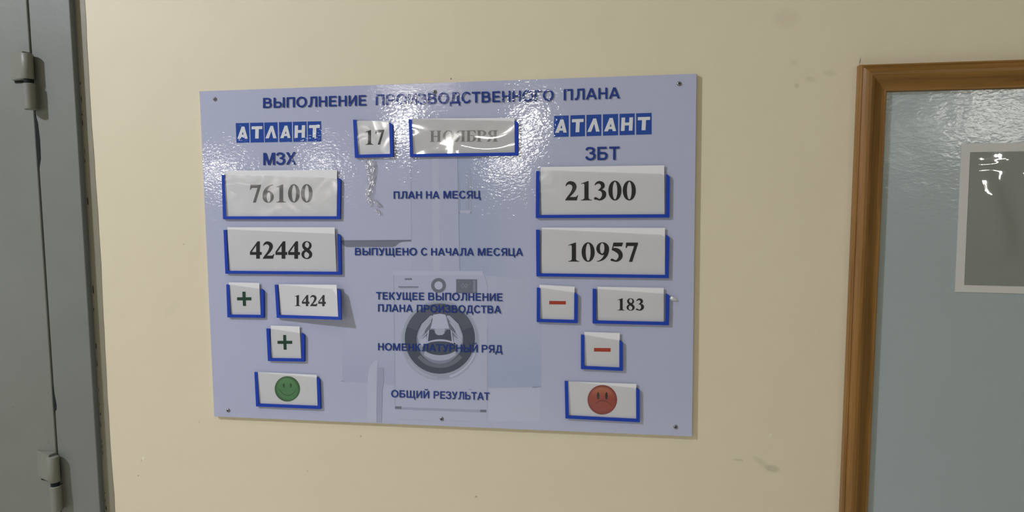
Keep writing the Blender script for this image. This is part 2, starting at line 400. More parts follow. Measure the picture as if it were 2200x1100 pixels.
SANS = {
 'А': (A_, 1.0, 0), 'Б': ([rect(0, 0, S, 1), rect(S, 1 - H, .74, 1)] + bowl(S - .01, 0, .61, .82), .82, .06),
 'В': ([rect(0, 0, S, 1)] + bowl(S - .01, .46, 1, .78) + bowl(S - .01, 0, .60, .85), .85, .06),
 'Г': ([rect(0, 0, S, 1), rect(S, 1 - H, .68, 1)], .68, .05),
 'Д': ([rect(0, 0, 1.0, H), rect(0, -.23, .16, .03), rect(.84, -.23, 1.0, .03), rect(.25, 1 - H, .87, 1), rect(.87 - S, .05, .87, 1),
        [(.25, 1), (.43, 1), (.425, .7), (.40, .45), (.345, .25), (.29, .1), (.08, .1), (.165, .27), (.225, .5), (.25, .75)]], 1.0, .02),
 'Е': ([rect(0, 0, S, 1), rect(S, 1 - H, .74, 1), rect(S, .43, .69, .43 + H), rect(S, 0, .76, H)], .76, .06),
 'З': (stroke([(.03, .76, .19), (.14, .90, .17), (.36, .925, .155), (.59, .84, .19), (.61, .69, .19), (.46, .555, .15), (.29, .53, .14)]) +
       stroke([(.29, .535, .14), (.50, .515, .15), (.66, .40, .19), (.66, .22, .2), (.50, .085, .165), (.30, .07, .16), (.10, .15, .18), (.02, .29, .18)]), .76, .03),
 'И': (EN + [[(S - .02, 0), (S - .02, .30), (.64, 1), (.64, .70)]], .815, .06),
 'К': ([rect(0, 0, S, 1), rect(S - .02, .43, .36, .58), [(.26, .50), (.40, .43), (.60, .83), (.82, .84), (.80, 1), (.62, 1.0), (.50, .94)], [(.25, .52), (.44, .60), (.84, 0), (.60, 0)]], .84, .05),
 'Л': ([rect(.70, 0, .70 + S, 1), rect(.235, 1 - H, .80, 1)] + stroke([(.33, 1, .19), (.33, .62, .19), (.305, .32, .19), (.22, .12, .19), (.10, .075, .17), (0, .08, .17)]), .895, .04),
 'М': ([rect(0, 0, S, 1), rect(.86, 0, .86 + S, 1), [(.0, 1), (.27, 1), (.62, 0), (.44, 0)], [(1.055, 1), (.785, 1), (.435, 0), (.615, 0)]], 1.055, .06),
 'Н': (EN + [rect(S, .43, .63, .43 + H)], .815, .06), 'О': (ARC_O, 1.04, .02),
 'П': (EN + [rect(S, 1 - H, .63, 1)], .815, .06), 'Р': (P_, .83, .05),
 'С': (strip(ell(.5, .5, .5, .525, 42, 325, 34), ell(.51, .5, .305, .36, 36, 331, 34)), .92, .03),
 'Т': ([rect(.315, 0, .315 + S, 1), rect(0, 1 - H, .825, 1)], .825, 0),
 'У': ([[(.0, 1), (.22, 1), (.56, .40), (.42, .25)], [(.86, 1), (.65, 1), (.36, .28), (.47, .12)]] + stroke([(.53, .30, .2), (.43, .14, .2), (.30, .06, .17), (.10, .075, .15)]), .86, 0),
 'Х': ([[(0, 0), (.235, 0), (.90, 1), (.665, 1)], [(.90, 0), (.665, 0), (.0, 1), (.235, 1)]], .90, 0),
 'Ц': (EN + [rect(S, 0, .92, H), rect(.77, -.23, .93, .05)], .90, .05),
 'Ч': ([rect(.58, 0, .58 + S, 1)] + stroke([(.0975, 1, S), (.0975, .66, S), (.15, .48, .19), (.33, .415, .16), (.60, .45, .16)]), .775, .04),
 'Щ': ([rect(0, 0, S, 1), rect(.475, 0, .475 + S, 1), rect(.95, 0, .95 + S, 1), rect(0, 0, 1.24, H), rect(1.09, -.23, 1.25, .05)], 1.22, .05),
 'Ы': (SOFT + [rect(.90, 0, .90 + S, 1)], 1.095, .06), 'Ь': (SOFT, .82, .06),
 'Я': (mirror(P_, .83) + [[(0, 0), (.24, 0), (.52, .42), (.30, .42)]], .83, .05),
}
SANS['Й'] = (SANS['И'][0] + stroke([(.22, 1.27, .11), (.29, 1.14, .10), (.41, 1.10, .09), (.53, 1.14, .10), (.60, 1.27, .11)]), .815, .06)

SIX = strip(ell(.37, .315, .325, .33, 0, 360, 36), ell(.395, .30, .115, .275, 0, 360, 36)) + \
      stroke([(.665, .985, .025), (.50, .945, .06), (.32, .82, .13), (.19, .60, .19), (.145, .36, .20), (.16, .27, .2)]) + stroke([(.2, .55, .06), (.33, .625, .045), (.45, .63, .05)])
def tserif(x0, x1, y, up):
    s = 1 if up else -1
    return [(x0, y), (x1, y), (x1, y + .03 * s), (x1 - .07, y + .045 * s), (x1 - .10, y + .09 * s), (x0 + .10, y + .09 * s), (x0 + .07, y + .045 * s), (x0, y + .03 * s)]
def tstem(x): return [rect(x, 0, x + .24, 1), tserif(x - .11, x + .35, 0, True), tserif(x - .11, x + .35, 1, False)]
TP = tstem(.11) + strip([(.30, 1)] + ell(.52, .745, .37, .255, 90, -90, 16) + [(.30, .49)], [(.30, .95)] + ell(.50, .745, .14, .205, 90, -90, 16) + [(.30, .54)])
SERIF = {
 '0': (strip(ell(.37, .5, .335, .51, 0, 360, 40), ell(.37, .5, .125, .455, 0, 360, 40)), .74),
 '1': ([[(.275, .05), (.49, .05), (.49, 1.0), (.275, .93)], [(.49, 1.0), (.455, 1.0), (.10, .872), (.10, .845), (.19, .862), (.25, .855), (.275, .80), (.49, .80)],
        [(.09, 0), (.665, 0), (.665, .025), (.56, .042), (.50, .10), (.265, .10), (.20, .042), (.09, .025)]], .74),
 '2': (stroke([(.055, .735, .025), (.13, .855, .10), (.27, .915, .17), (.44, .845, .21), (.505, .70, .215), (.45, .52, .18), (.33, .34, .13), (.16, .14, .10), (.08, .04, .08)]) +
       [[(.02, 0), (.62, 0), (.695, .27), (.655, .27), (.60, .19), (.52, .175), (.20, .175), (.02, .025)]], .74),
 '3': (stroke([(.07, .775, .025), (.15, .875, .09), (.29, .93, .14), (.44, .865, .19), (.485, .745, .20), (.42, .62, .13), (.27, .525, .03)]) +
       stroke([(.24, .525, .03), (.40, .51, .10), (.535, .40, .21), (.545, .24, .21), (.45, .10, .15), (.32, .035, .085), (.20, .075, .10), (.10, .115, .13)]) + [ell(.105, .10, .075, .07, 0, 360, 14)[:-1]], .74),
 '4': ([[(.02, .22), (.705, .22), (.705, .385), (.02, .385)], [(.02, .34), (.02, .40), (.46, 1.0), (.50, 1.0), (.44, .84), (.10, .36)], [(.38, 0), (.595, 0), (.595, 1), (.46, 1), (.38, .88)]], .74),
 '5': ([[(.18, 1), (.62, 1), (.675, .985), (.60, .80), (.20, .80)], [(.18, 1), (.215, 1), (.17, .70), (.09, .60)]] +
       stroke([(.10, .63, .06), (.24, .635, .18), (.41, .565, .23), (.53, .42, .22), (.535, .25, .20), (.44, .11, .14), (.31, .04, .085), (.20, .07, .10), (.10, .115, .12)]) + [ell(.105, .10, .075, .065, 0, 360, 14)[:-1]], .74),
 '6': (SIX, .74),
 '7': ([[(.09, 1), (.695, 1), (.695, .955), (.655, .825), (.17, .825), (.10, .72), (.06, .725)], [(.50, .83), (.67, .86), (.695, .955), (.40, 0), (.23, 0)]], .74),
 '8': (strip(ell(.365, .755, .275, .255, 0, 360, 32), ell(.375, .785, .125, .18, 0, 360, 32)) + strip(ell(.365, .255, .315, .27, 0, 360, 32), ell(.355, .225, .145, .185, 0, 360, 32)) +
       stroke([(.16, .70, .13), (.30, .56, .20), (.46, .44, .20), (.58, .30, .15)]), .74),
 '9': ([[(.74 - x, 1 - y) for x, y in p] for p in SIX], .74),
 'Н': (tstem(.11) + tstem(.72) + [rect(.3, .455, .76, .525)], 1.18),
 'О': (strip(ell(.56, .5, .53, .515, 0, 360, 40), ell(.56, .5, .275, .465, 0, 360, 40)), 1.14),
 'Я': (mirror(TP, 1.0) + [[(.0, 0), (.26, 0), (.58, .5), (.36, .5)], tserif(-.03, .28, 0, True)], 1.06),
 'Б': (tstem(.11) + [[(.3, 1), (.86, 1), (.88, .72), (.84, .72), (.78, .86), (.66, .94), (.3, .95)]] +
       strip([(.30, .56)] + ell(.52, .28, .40, .28, 90, -90, 16) + [(.30, 0)], [(.30, .51)] + ell(.50, .28, .165, .23, 90, -90, 16) + [(.30, .05)]), .98),
 'Р': (TP, .96),
}
def layout(s, font):
    x = 0; out = []
    for k, ch in enumerate(s):
        if font is SANS:
            ps, wd, sb_ = SANS[ch]
            if k: x += sb_ + .055
            out += [[(x + px_, py_) for px_, py_ in p] for p in ps]; x += wd + sb_
            last = sb_
        else:
            ps, wd = SERIF[ch]; out += [[(x + px_, py_) for px_, py_ in p] for p in ps]; x += wd; last = 0
    x -= last
    lo = min(q[0] for p in out for q in p); hi = max(q[0] for p in out for q in p)
    return out, lo, hi
def write(bm, s, font, x0, y0, x1, y1, c0, c1, depth, mi=0):
    """writes s so that its foot runs from (x0,y0) to (x1,y1) of the photograph on the surface depth(px,py)"""
    ps, lo, hi = layout(s, font)
    for kk, p in enumerate(ps):
        pts = []
        for gx, gy in p:
            t = (gx - lo) / (hi - lo)
            px = x0 + (x1 - x0) * t; py = y0 + (y1 - y0) * t - gy * (c0 + (c1 - c0) * t)
            pts.append(at(px, py, depth(px, py) - 0.0000012 * kk))
        poly(bm, pts, mi)

# ------------------------------------------------------------------ the room
bm = bmesh.new(); box(bm, -1.062, 2.6, WALL_Y, WALL_Y + 0.2, 0, 3.2)
struct(link('wall_back', bm, M['wall']))
bm = bmesh.new(); box(bm, -2.4, 2.6, -4.5, WALL_Y + 0.2, -0.1, 0)
struct(link('floor', bm, M['floor']))

# ---- steel door on the left: jamb, leaf, hinges
JY = WALL_Y - 0.017                       # front of the jamb, proud of the wall
def vline(pts, y, z0=0.0, z1=2.35):
    """x(z) of an upright line fitted through two places of the photograph on the plane y"""
    a, b = at(*pts[0], y), at(*pts[1], y)
    x = (a.x + b.x) / 2
    return x
xg = vline([(58, 0), (128, 1060)], JY)              # the slit between leaf and jamb
xf = vline([(152, 0), (212, 1100)], JY)             # outer edge of the jamb face
xo = vline([(186, 0), (244, 1100)], WALL_Y)         # edge of the olive strip
Z1 = 2.42
gap = 0.0045
bm = bmesh.new(); box(bm, xg + gap / 2, xf, JY, WALL_Y + 0.1, 0, Z1, 0.002)
for f in bm.faces:
    f.normal_update()
    if f.normal.x > 0.5: f.material_index = 1
jamb = struct(link('trim_1', bm, [M['jamb'], M['jamb_edge']]))
# olive strip beside the jamb, darker than the wall, uneven edge
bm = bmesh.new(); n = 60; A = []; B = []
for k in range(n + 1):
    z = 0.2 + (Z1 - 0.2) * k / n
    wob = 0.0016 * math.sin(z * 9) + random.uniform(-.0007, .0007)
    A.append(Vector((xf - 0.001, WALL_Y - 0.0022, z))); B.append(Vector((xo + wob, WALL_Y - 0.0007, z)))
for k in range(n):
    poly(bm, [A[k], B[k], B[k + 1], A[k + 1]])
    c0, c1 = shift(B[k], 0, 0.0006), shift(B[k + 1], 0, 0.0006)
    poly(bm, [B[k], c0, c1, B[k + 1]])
fil = struct(link('trim_2', bm, M['olive_edge']))
# dirt in the joint beside the jamb
bm = bmesh.new()
z = ZC - 0.75
while z < ZC + 0.8:
    L = random.uniform(.004, .022); wd = random.uniform(.0008, .0022); xx = xf + .0022 + random.uniform(-.0006, .0008)
    if random.random() < .62:
        poly(bm, [Vector((xx, WALL_Y - .0031, z)), Vector((xx + wd, WALL_Y - .0031, z + L * .2)), Vector((xx + wd * .7, WALL_Y - .0031, z + L)), Vector((xx - wd * .2, WALL_Y - .0031, z + L * .8))])
    z += L + random.uniform(.004, .03)
cr = link('joint_crack', bm, M['rust'])
cr.parent = fil

door = thing('door_1', (xg - 0.4, WALL_Y + 0.03, 0), None, None); struct(door)
bm = bmesh.new(); box(bm, xg - 0.95, xg - gap / 2, JY + 0.0005, JY + 0.045, 0.01, Z1 - .02, 0.0025)
part('door_leaf', bm, M['door'], door)
bm = bmesh.new(); box(bm, xg - gap / 2 - .006, xg + gap / 2 + .006, JY + .048, JY + 0.06, 0.01, Z1 - .02)
part('rebate', bm, M['dark'], door)
# dark patches on the jamb: shade painted where the slit opens wider
bm = bmesh.new()
za, zb = at(80, 245, JY).z, at(82, 362, JY).z
pts = [(0, za), (.0050, za - .018), (.0075, za - .055), (.0065, zb + .02), (.001, zb)]
prism(bm, [Vector((xg + gap / 2 - .0008 + a, JY - .0006, b)) for a, b in pts] + [Vector((xg + gap / 2 - .0015, JY - .0006, zb)), Vector((xg + gap / 2 - .0015, JY - .0006, za))],
      [Vector((xg + gap / 2 - .0008 + a, JY + .0006, b)) for a, b in pts] + [Vector((xg + gap / 2 - .0015, JY + .0006, zb)), Vector((xg + gap / 2 - .0015, JY + .0006, za))])
zc_, zd_ = at(112, 830, JY).z, at(116, 885, JY).z
prism(bm, [Vector((xg + gap / 2 - .001, JY - .0006, zc_)), Vector((xg + gap / 2 + .005, JY - .0006, zd_ + .018)), Vector((xg + gap / 2 + .0045, JY - .0006, zd_ + .006)), Vector((xg + gap / 2 - .001, JY - .0006, zd_))],
      [Vector((xg + gap / 2 - .001, JY + .0006, zc_)), Vector((xg + gap / 2 + .005, JY + .0006, zd_ + .018)), Vector((xg + gap / 2 + .0045, JY + .0006, zd_ + .006)), Vector((xg + gap / 2 - .001, JY + .0006, zd_))])
part('slit_shade', bm, M['dark'], door)

def cyl(bm, cx, cy, z0, z1, r, n=28, bev=0.0012, mi=0):
    prof = [(r - bev, z0), (r, z0 + bev), (r, z1 - bev), (r - bev, z1)]
    rings = [[bm.verts.new((cx + q * math.cos(2 * math.pi * k / n), cy + q * math.sin(2 * math.pi * k / n), z)) for k in range(n)] for q, z in prof]
    fs = []
    for a, b in zip(rings, rings[1:]):
        for k in range(n): fs.append(bm.faces.new((a[k], a[(k + 1) % n], b[(k + 1) % n], b[k])))
    fs.append(bm.faces.new(list(reversed(rings[0])))); fs.append(bm.faces.new(rings[-1]))
    for f in fs: f.material_index = mi
def hinge(ztop, zmid, zbot, xc):
    r = 0.0118; cy = JY - 0.0155
    bm = bmesh.new(); cyl(bm, xc, cy, zmid, ztop - .004, r)
    k = part('hinge', bm, M['hinge'], door, True)
    bm = bmesh.new()                     # the leaf plate welded to the door, bent round the barrel
    prism(bm, [Vector((xc - .051, JY - .0035, ztop + .001)), Vector((xc - .053, JY - .0035, zmid + .006)), Vector((xc - .049, JY - .0035, zmid + .001)), Vector((xc - .004, JY - .0215, zmid + .001)), Vector((xc - .004, JY - .0215, ztop + .0005))],
          [Vector((xc - .053, JY + .0003, ztop + .002)), Vector((xc - .054, JY + .0003, zmid + .005)), Vector((xc - .049, JY + .0003, zmid)), Vector((xc - .002, JY + .0003, zmid)), Vector((xc - .002, JY + .0003, ztop + .001))])
    bmesh.ops.bevel(bm, geom=list(bm.edges), offset=0.0012, segments=2, affect='EDGES')
    part('hinge_plate', bm, M['hinge'], k)
    bm = bmesh.new(); cyl(bm, xc + .002, cy, zbot, zmid - .009, r)
    box(bm, xc - .002, xc + .009, cy, JY + .0003, zbot + .001, zmid - .010)
    part('lower_knuckle', bm, M['hinge'], k, False)
    bm = bmesh.new(); cyl(bm, xc + .001, cy, zmid - .0095, zmid + .0005, r * .72)
    box(bm, xc - .046, xc - .004, JY - .0016, JY + .0003, zmid - .004, zmid + .0005)
    part('hinge_pin', bm, M['dark'], k)
    # the welded pad behind the barrel, on the jamb
hinge(at(64, 112, JY - .01).z, at(68, 171, JY - .01).z, at(76, 236, JY - .01).z, xg + 0.004)
hinge(at(118, 975, JY - .01).z, at(124, 1033, JY - .01).z, at(128, 1094, JY - .01).z, xg + 0.004)

# ------------------------------------------------------------------ the production board
BW, BH = 1.0, 0.6883
board = thing('production_board', (0, WALL_Y, ZC), 'lavender blue production plan board with Cyrillic lettering and blue pockets on cream wall', 'board')
bm = bmesh.new(); box(bm, -BW / 2, BW / 2, 0, WALL_Y - .0002, ZC - BH / 2, ZC + BH / 2, 0.0006)
for f in bm.faces:
    f.normal_update()
    if abs(f.normal.y) < .6: f.material_index = 1
part('panel', bm, [M['board'], M['board_edge']], board)
DY = 0.0001
def flat(layer): return lambda px, py: -DY * layer
def ppoly(bm, pts, layer, mi=0): poly(bm, [at(x, y, -DY * layer) for x, y in pts], mi)
def pell(bm, cx, cy, rx, ry, layer, a0=0, a1=360, n=48, mi=0):
    e = ell(cx, cy, rx, ry, a0, a1, n); ppoly(bm, e[:-1] if a1 - a0 == 360 else e, layer, mi)
def pring(bm, cx, cy, r0, r1, layer, a0=0, a1=360, n=56, mi=0, sy=1.0):
    for q in strip(ell(cx, cy, r1, r1 * sy, a0, a1, n), ell(cx, cy, r0, r0 * sy, a0, a1, n)): ppoly(bm, q, layer, mi)
def pbox(bm, x0, y0, x1, y1, layer, mi=0): ppoly(bm, [(x0, y0), (x1, y0), (x1, y1), (x0, y1)], layer, mi)

# printed picture: the two fridges behind
bm = bmesh.new(); mats = [M['fade_upper'], M['fade_lower'], M['line_soft'], M['strip'], M['line'], M['shade'], M['white_strip'], M['pale'], M['fade_left']]
ppoly(bm, [(884, 336), (983, 335), (988, 583), (884, 585)], 1, 7)
ppoly(bm, [(983, 336), (1110, 335), (1143, 400), (1146, 600), (1040, 592), (988, 583)], 1, 0)
ppoly(bm, [(1047, 620), (1146, 620), (1163, 690), (1163, 831), (1048, 834)], 1, 1)
ppoly(bm, [(929, 338), (943, 338), (945, 583), (931, 583)], 2, 3)
ppoly(bm, [(881.4, 338), (882.6, 338), (884.6, 515), (883.4, 515)], 2, 2)
ppoly(bm, [(982.4, 338), (983.6, 338), (988.6, 583), (987.2, 583)], 2, 4)
for q in ([(984.5, 368), (987, 368), (988.5, 458), (986, 458)], [(1009, 360), (1011.5, 360), (1013, 458), (1010.5, 458)], [(1000, 372), (1006, 372), (1008, 452), (1002, 452)]): ppoly(bm, q, 3, 2)
ppoly(bm, [(988, 452), (1010, 452), (1012, 458), (986, 458)], 3, 6)
ppoly(bm, [(1143, 831.2), (1162.5, 830.2), (1162.5, 831.2), (1150, 833), (1143, 832.8)], 3, 4)
pbox(bm, 1007, 836, 1012, 837.6, 6, 4)
ppoly(bm, [(1049, 835), (1160, 833), (1160, 905), (1049, 905)], 1, 6)
fr = part('printed_fridge', bm, mats, board)
bm = bmesh.new()
ppoly(bm, [(790, 906), (790, 812), (794, 790), (803, 776), (812, 774), (810, 800), (809, 908)], 4, 0)
ppoly(bm, [(810, 908), (810, 800), (814, 790), (824, 790), (825, 820), (822, 835), (820, 908)], 4, 1)
b2 = bmesh.new()
ppoly(b2, [(735, 700), (846, 700), (846, 827), (735, 819)], 1, 8)
ppoly(b2, [(733, 818.2), (741.5, 818.8), (741.5, 820), (733, 819.4)], 3, 4)
part('printed_cabinet', b2, mats, fr)
part('printed_handle', bm, [M['white_strip'], M['shade']], fr)
bm = bmesh.new()
ppoly(bm, [(733, 517), (858, 516.4), (858, 521.3), (849.6, 528.6), (843.4, 530.7), (744, 530.7), (735.7, 525.5)], 3, 0)
ppoly(bm, [(858, 516.4), (883, 516), (883, 518.6), (866, 519.6), (858, 521.3)], 3, 0)
ppoly(bm, [(735, 516.5), (883, 515.3), (883, 517.2), (840, 518.0), (735, 518.0)], 4, 1)
part('printed_shelf', bm, [M['grey_mid'], M['grey']], fr)
# printed washing machine
bm = bmesh.new(); mats = [M['machine'], M['lid'], M['line_soft'], M['shade'], M['grey'], M['line']]
ppoly(bm, [(843, 588), (1040, 590), (1047, 612), (1047, 906), (848, 901), (845, 700)], 3, 0)
ppoly(bm, [(842, 582), (1036, 582), (1041, 592), (843, 591)], 4, 1)
ppoly(bm, [(845, 591), (847, 591), (850, 870), (848, 870)], 4, 2)
ppoly(bm, [(849, 874), (1045, 881), (1045, 886.5), (849, 879.5)], 4, 3)
ppoly(bm, [(848.5, 872.7), (862.5, 873.2), (862.5, 878.7), (848.5, 878.2)], 5, 4); ppoly(bm, [(1031.7, 880), (1044.8, 880.5), (1044.8, 885.8), (1031.7, 885.3)], 5, 4)
wm = part('printed_washing_machine', bm, mats, board)
bm = bmesh.new(); pbox(bm, 869.5, 597.8, 885, 601.4, 5, 0); pbox(bm, 856, 615.2, 899, 617.8, 5, 1); pbox(bm, 858, 617.8, 897, 620.6, 5, 2)
part('printed_drawer', bm, [M['grey_mid'], M['grey_mid'], M['line_soft']], wm)
bm = bmesh.new(); pring(bm, 942.2, 613.3, 8.8, 15.8, 5, n=36); pell(bm, 942.2, 613.3, 9, 9, 5, mi=1, n=30); pring(bm, 942.2, 613.3, 15.8, 16.6, 5, n=36, mi=2)
part('printed_knob', bm, [M['grey'], M['lid'], M['line_soft']], wm)
bm = bmesh.new(); ppoly(bm, [(980, 599.7), (1025, 600.3), (1025, 630.5), (980, 629.8)], 5, 0); pbox(bm, 1016.5, 602, 1021.5, 628, 6, 1)
for k in range(6): pbox(bm, 984 + k * 5, 605 + (k * 7) % 11, 987 + k * 5, 606.2 + (k * 7) % 11, 6, 1)
for x in (994, 1001): pring(bm, x, 614, 2.2, 3.2, 6, mi=1, n=16, sy=1.4)
part('printed_display', bm, [M['grey'], M['glass']], wm)
bm = bmesh.new(); mats = [M['chrome'], M['dark_ring'], M['dark_ring_top'], M['glass'], M['glass_light'], M['line_soft'], M['grey'], M['grey_mid'], M['lid']]
cx, cy = 945.5, 729.5
pell(bm, cx, cy + 2, 84, 86, 4, mi=5); pell(bm, cx, cy + 1.5, 81, 83, 5, mi=0)
pring(bm, cx, cy + 1.5, 77, 81.5, 6, 20, 75, mi=8, sy=1.02); pring(bm, cx, cy + 1.5, 77, 81, 6, 95, 150, mi=4, sy=1.02)
pell(bm, cx - .5, cy - 2, 75.5, 75.5, 6, mi=1)
pring(bm, cx - .5, cy - 2, 52, 75, 7, 200, 340, mi=2)
pring(bm, cx - .5, cy - 2, 54, 63, 7, 40, 140, mi=6)
pell(bm, cx - .5, cy, 50, 52, 8, mi=3)
# the drum seen through the glass
ppoly(bm, [(901, 745), (897, 722), (906, 696), (925, 678), (932, 678), (918, 700), (908, 722), (906, 740)], 9, 4)
ppoly(bm, [(990, 745), (994, 722), (985, 696), (966, 678), (959, 678), (973, 700), (983, 722), (985, 740)], 9, 4)
ppoly(bm, [(912, 712), (930, 684), (927, 700), (916, 722)], 9, 6); ppoly(bm, [(979, 712), (961, 684), (964, 700), (975, 722)], 9, 6)
ppoly(bm, [(931, 676), (945, 674), (957, 676), (965, 706), (925, 706)], 9, 8)
ppoly(bm, [(917, 733), (921, 709), (931, 708), (934, 712), (957, 712), (960, 708), (970, 709), (975, 733), (945, 731)], 9, 1)
ppoly(bm, [(934, 706), (956, 706), (955, 716), (950, 720), (940, 720), (935, 716)], 10, 4)
ppoly(bm, [(916, 734), (920, 709), (922, 709), (919, 735)], 10, 8); ppoly(bm, [(974, 734), (970, 709), (968, 709), (971, 735)], 10, 8)
ppoly(bm, [(902, 733), (916, 722), (916, 740), (906, 744)], 10, 8); ppoly(bm, [(989, 733), (975, 722), (975, 740), (985, 744)], 10, 4)
for q in strip(ell(945.5, 752, 42, 23, 200, 340, 24), ell(945.5, 754, 42, 21, 200, 340, 24)): ppoly(bm, q, 10, 8)
pell(bm, 945.5, 748, 38, 15, 10, mi=1)
for q in strip(ell(945.5, 738, 46, 37, 40, 140, 24), ell(945.5, 738, 42, 25, 40, 140, 24)): ppoly(bm, q, 11, 4)
for a in ((903, 722, 926, 690), (990, 724, 966, 692), (899, 735, 920, 712), (993, 735, 972, 712)):
    dx, dy = a[2] - a[0], a[3] - a[1]; q = math.hypot(dx, dy); nx, ny = -dy / q * .8, dx / q * .8
    ppoly(bm, [(a[0] + nx, a[1] + ny), (a[2] + nx, a[3] + ny), (a[2] - nx, a[3] - ny), (a[0] - nx, a[1] - ny)], 11, 8)
part('printed_porthole', bm, mats, wm)

# printed captions: one part per line of writing
LT = flat(14)
def caption(words):
    bm = bmesh.new()
    for wd in words: write(bm, wd[0], SANS, *wd[1:], LT)
    return part('printed_caption', bm, M['ink'], board)
caption([('ВЫПОЛНЕНИЕ', 565, 232.3, 787, 226.8, 21.8, 22.8), ('ПРОИЗВОДСТВЕННОГО', 807, 226.2, 1189.5, 216.5, 23, 24), ('ПЛАНА', 1211, 215.7, 1332, 211.5, 24, 24.3)])
caption([('МЗХ', 565.5, 354.8, 635.5, 353.2, 26.2, 26.6)])
caption([('ЗБТ', 1257, 344.4, 1331, 343.2, 28.3, 28.6)])
caption([('ПЛАН', 845.4, 427.0, 906, 426.8, 15.8, 16), ('НА', 915, 426.8, 944, 426.8, 16.1, 16.2), ('МЕСЯЦ', 952.5, 426.6, 1032.5, 426.4, 16.3, 16.7)])
caption([('ВЫПУЩЕНО', 762.4, 548.4, 895.6, 548.8, 15.8, 16), ('С', 904, 548.8, 917.5, 548.8, 16, 16), ('НАЧАЛА', 926, 549, 1018, 549.2, 16.1, 16.3), ('МЕСЯЦА', 1026.3, 549.3, 1123.5, 549.7, 16.3, 16.6)])
caption([('ТЕКУЩЕЕ', 807.8, 643.4, 911.3, 644.8, 16, 16.2), ('ВЫПОЛНЕНИЕ', 919.7, 645, 1079.6, 647, 16.3, 16.7)])
caption([('ПЛАНА', 812, 669.4, 886.8, 670.6, 15.8, 16), ('ПРОИЗВОДСТВА', 895.2, 670.7, 1076.5, 673.4, 16, 16.6)])
caption([('НОМЕНКЛАТУРНЫЙ', 812, 752.6, 1026.3, 757, 15.6, 16.4), ('РЯД', 1034.7, 757.3, 1079.2, 758.3, 16.4, 16.6)])
caption([('ОБЩИЙ', 840, 853.4, 922, 856, 15.6, 16), ('РЕЗУЛЬТАТ', 931.3, 856.2, 1051.7, 859.8, 16, 16.5)])

# the logo: white letters in six blue tiles
LOGO = {
 'А': [[(.04, .0), (.34, .0), (.60, .82), (.64, 1.0), (.42, 1.0)], [(.96, 0), (.70, 0), (.40, 1.0), (.66, 1.0)], rect(.28, .16, .76, .34)],
 'Т': [rect(.36, 0, .66, 1), rect(.04, .76, .96, 1)],
 'Л': [[(.02, 0), (.32, 0), (.62, .85), (.66, 1.0), (.44, 1.0)], [(.98, 0), (.70, 0), (.42, 1.0), (.66, 1.0)]],
 'Н': [rect(.06, 0, .34, 1), rect(.66, 0, .94, 1), rect(.3, .40, .7, .62)],
}
def logo(corners, edges):
    (tlx, tly), (trx, try_), (blx, bly), (brx, bry) = corners
    def uv(u, v):   # u across, v up
        return (tlx + (trx - tlx) * u) * v + (blx + (brx - blx) * u) * (1 - v), (tly + (try_ - tly) * u) * v + (bly + (bry - bly) * u) * (1 - v)
    bm = bmesh.new(); bl = bmesh.new()
    ppoly(bl, [uv(-.004, -.02), uv(1.004, -.02), uv(1.004, 1.02), uv(-.004, 1.02)], 2, 1)
    for k, ch in enumerate('АТЛАНТ'):
        a, b = edges[k]
        ppoly(bl, [uv(a, 0), uv(b, 0), uv(b, 1), uv(a, 1)], 3, 0)
        for kk, p in enumerate(LOGO[ch]):
            pts = []
            for x, y in p:
                yy = .20 + y * .62; sl = .04 * (y - .5)
                pts.append(uv(a + (b - a) * (.06 + .86 * x + sl), yy))
            ppoly(bm, pts, 5 + .3 * kk)
    t = part('logo_tiles', bl, [M['tile'], M['board']], board)
    part('logo_lettering', bm, M['tile_white'], t)
def edg(v): a, b = v[0][0], v[-1][1]; return [((x - a) / (b - a), (y - a) / (b - a)) for x, y in v]
logo([(506.4, 264.6), (690, 260.4), (507.9, 306.9), (690.6, 303.9)], edg([(288, 383), (390, 487), (492, 588), (597, 690), (697, 796), (802, 900)]))
logo([(1190, 249), (1400, 242.4), (1190, 294.6), (1400, 288.6)], edg([(767, 873), (885, 990), (1000, 1107), (1118, 1227), (1237, 1346), (1356, 1467)]))

# screws
def screw(px, py, r=0.0042, dark=False):
    c = at(px, py, 0); bm = bmesh.new(); n = 20
    prof = [(r, -.0001), (r * .95, -.0012), (r * .7, -.0021), (r * .3, -.0025)]
    rings = [[bm.verts.new((c.x + q * math.cos(2 * math.pi * k / n), y, c.z + q * math.sin(2 * math.pi * k / n))) for k in range(n)] for q, y in prof]
    for a, b in zip(rings, rings[1:]):
        for k in range(n): bm.faces.new((a[k], a[(k + 1) % n], b[(k + 1) % n], b[k]))
    bm.faces.new(rings[-1]); bmesh.ops.recalc_face_normals(bm, faces=list(bm.faces))
    s = part('screw', bm, M['steel'], board, True)
    bm = bmesh.new(); q = r * .55; t = r * .16; an = random.uniform(0, 1.5)
    for k in (0, 1):
        e = an + k * math.pi / 2; ux, uz = math.cos(e), math.sin(e)
        poly(bm, [Vector((c.x + ux * a * q - uz * b * t, -.0027, c.z + uz * a * q + ux * b * t)) for a, b in ((-1, -1), (1, -1), (1, 1), (-1, 1))])
    part('screw_recess', bm, M['slot'], s)
for q in ((462, 213), (934, 198), (1459, 180), (490.5, 881.5), (949, 899.5), (1451, 917)): screw(*q)

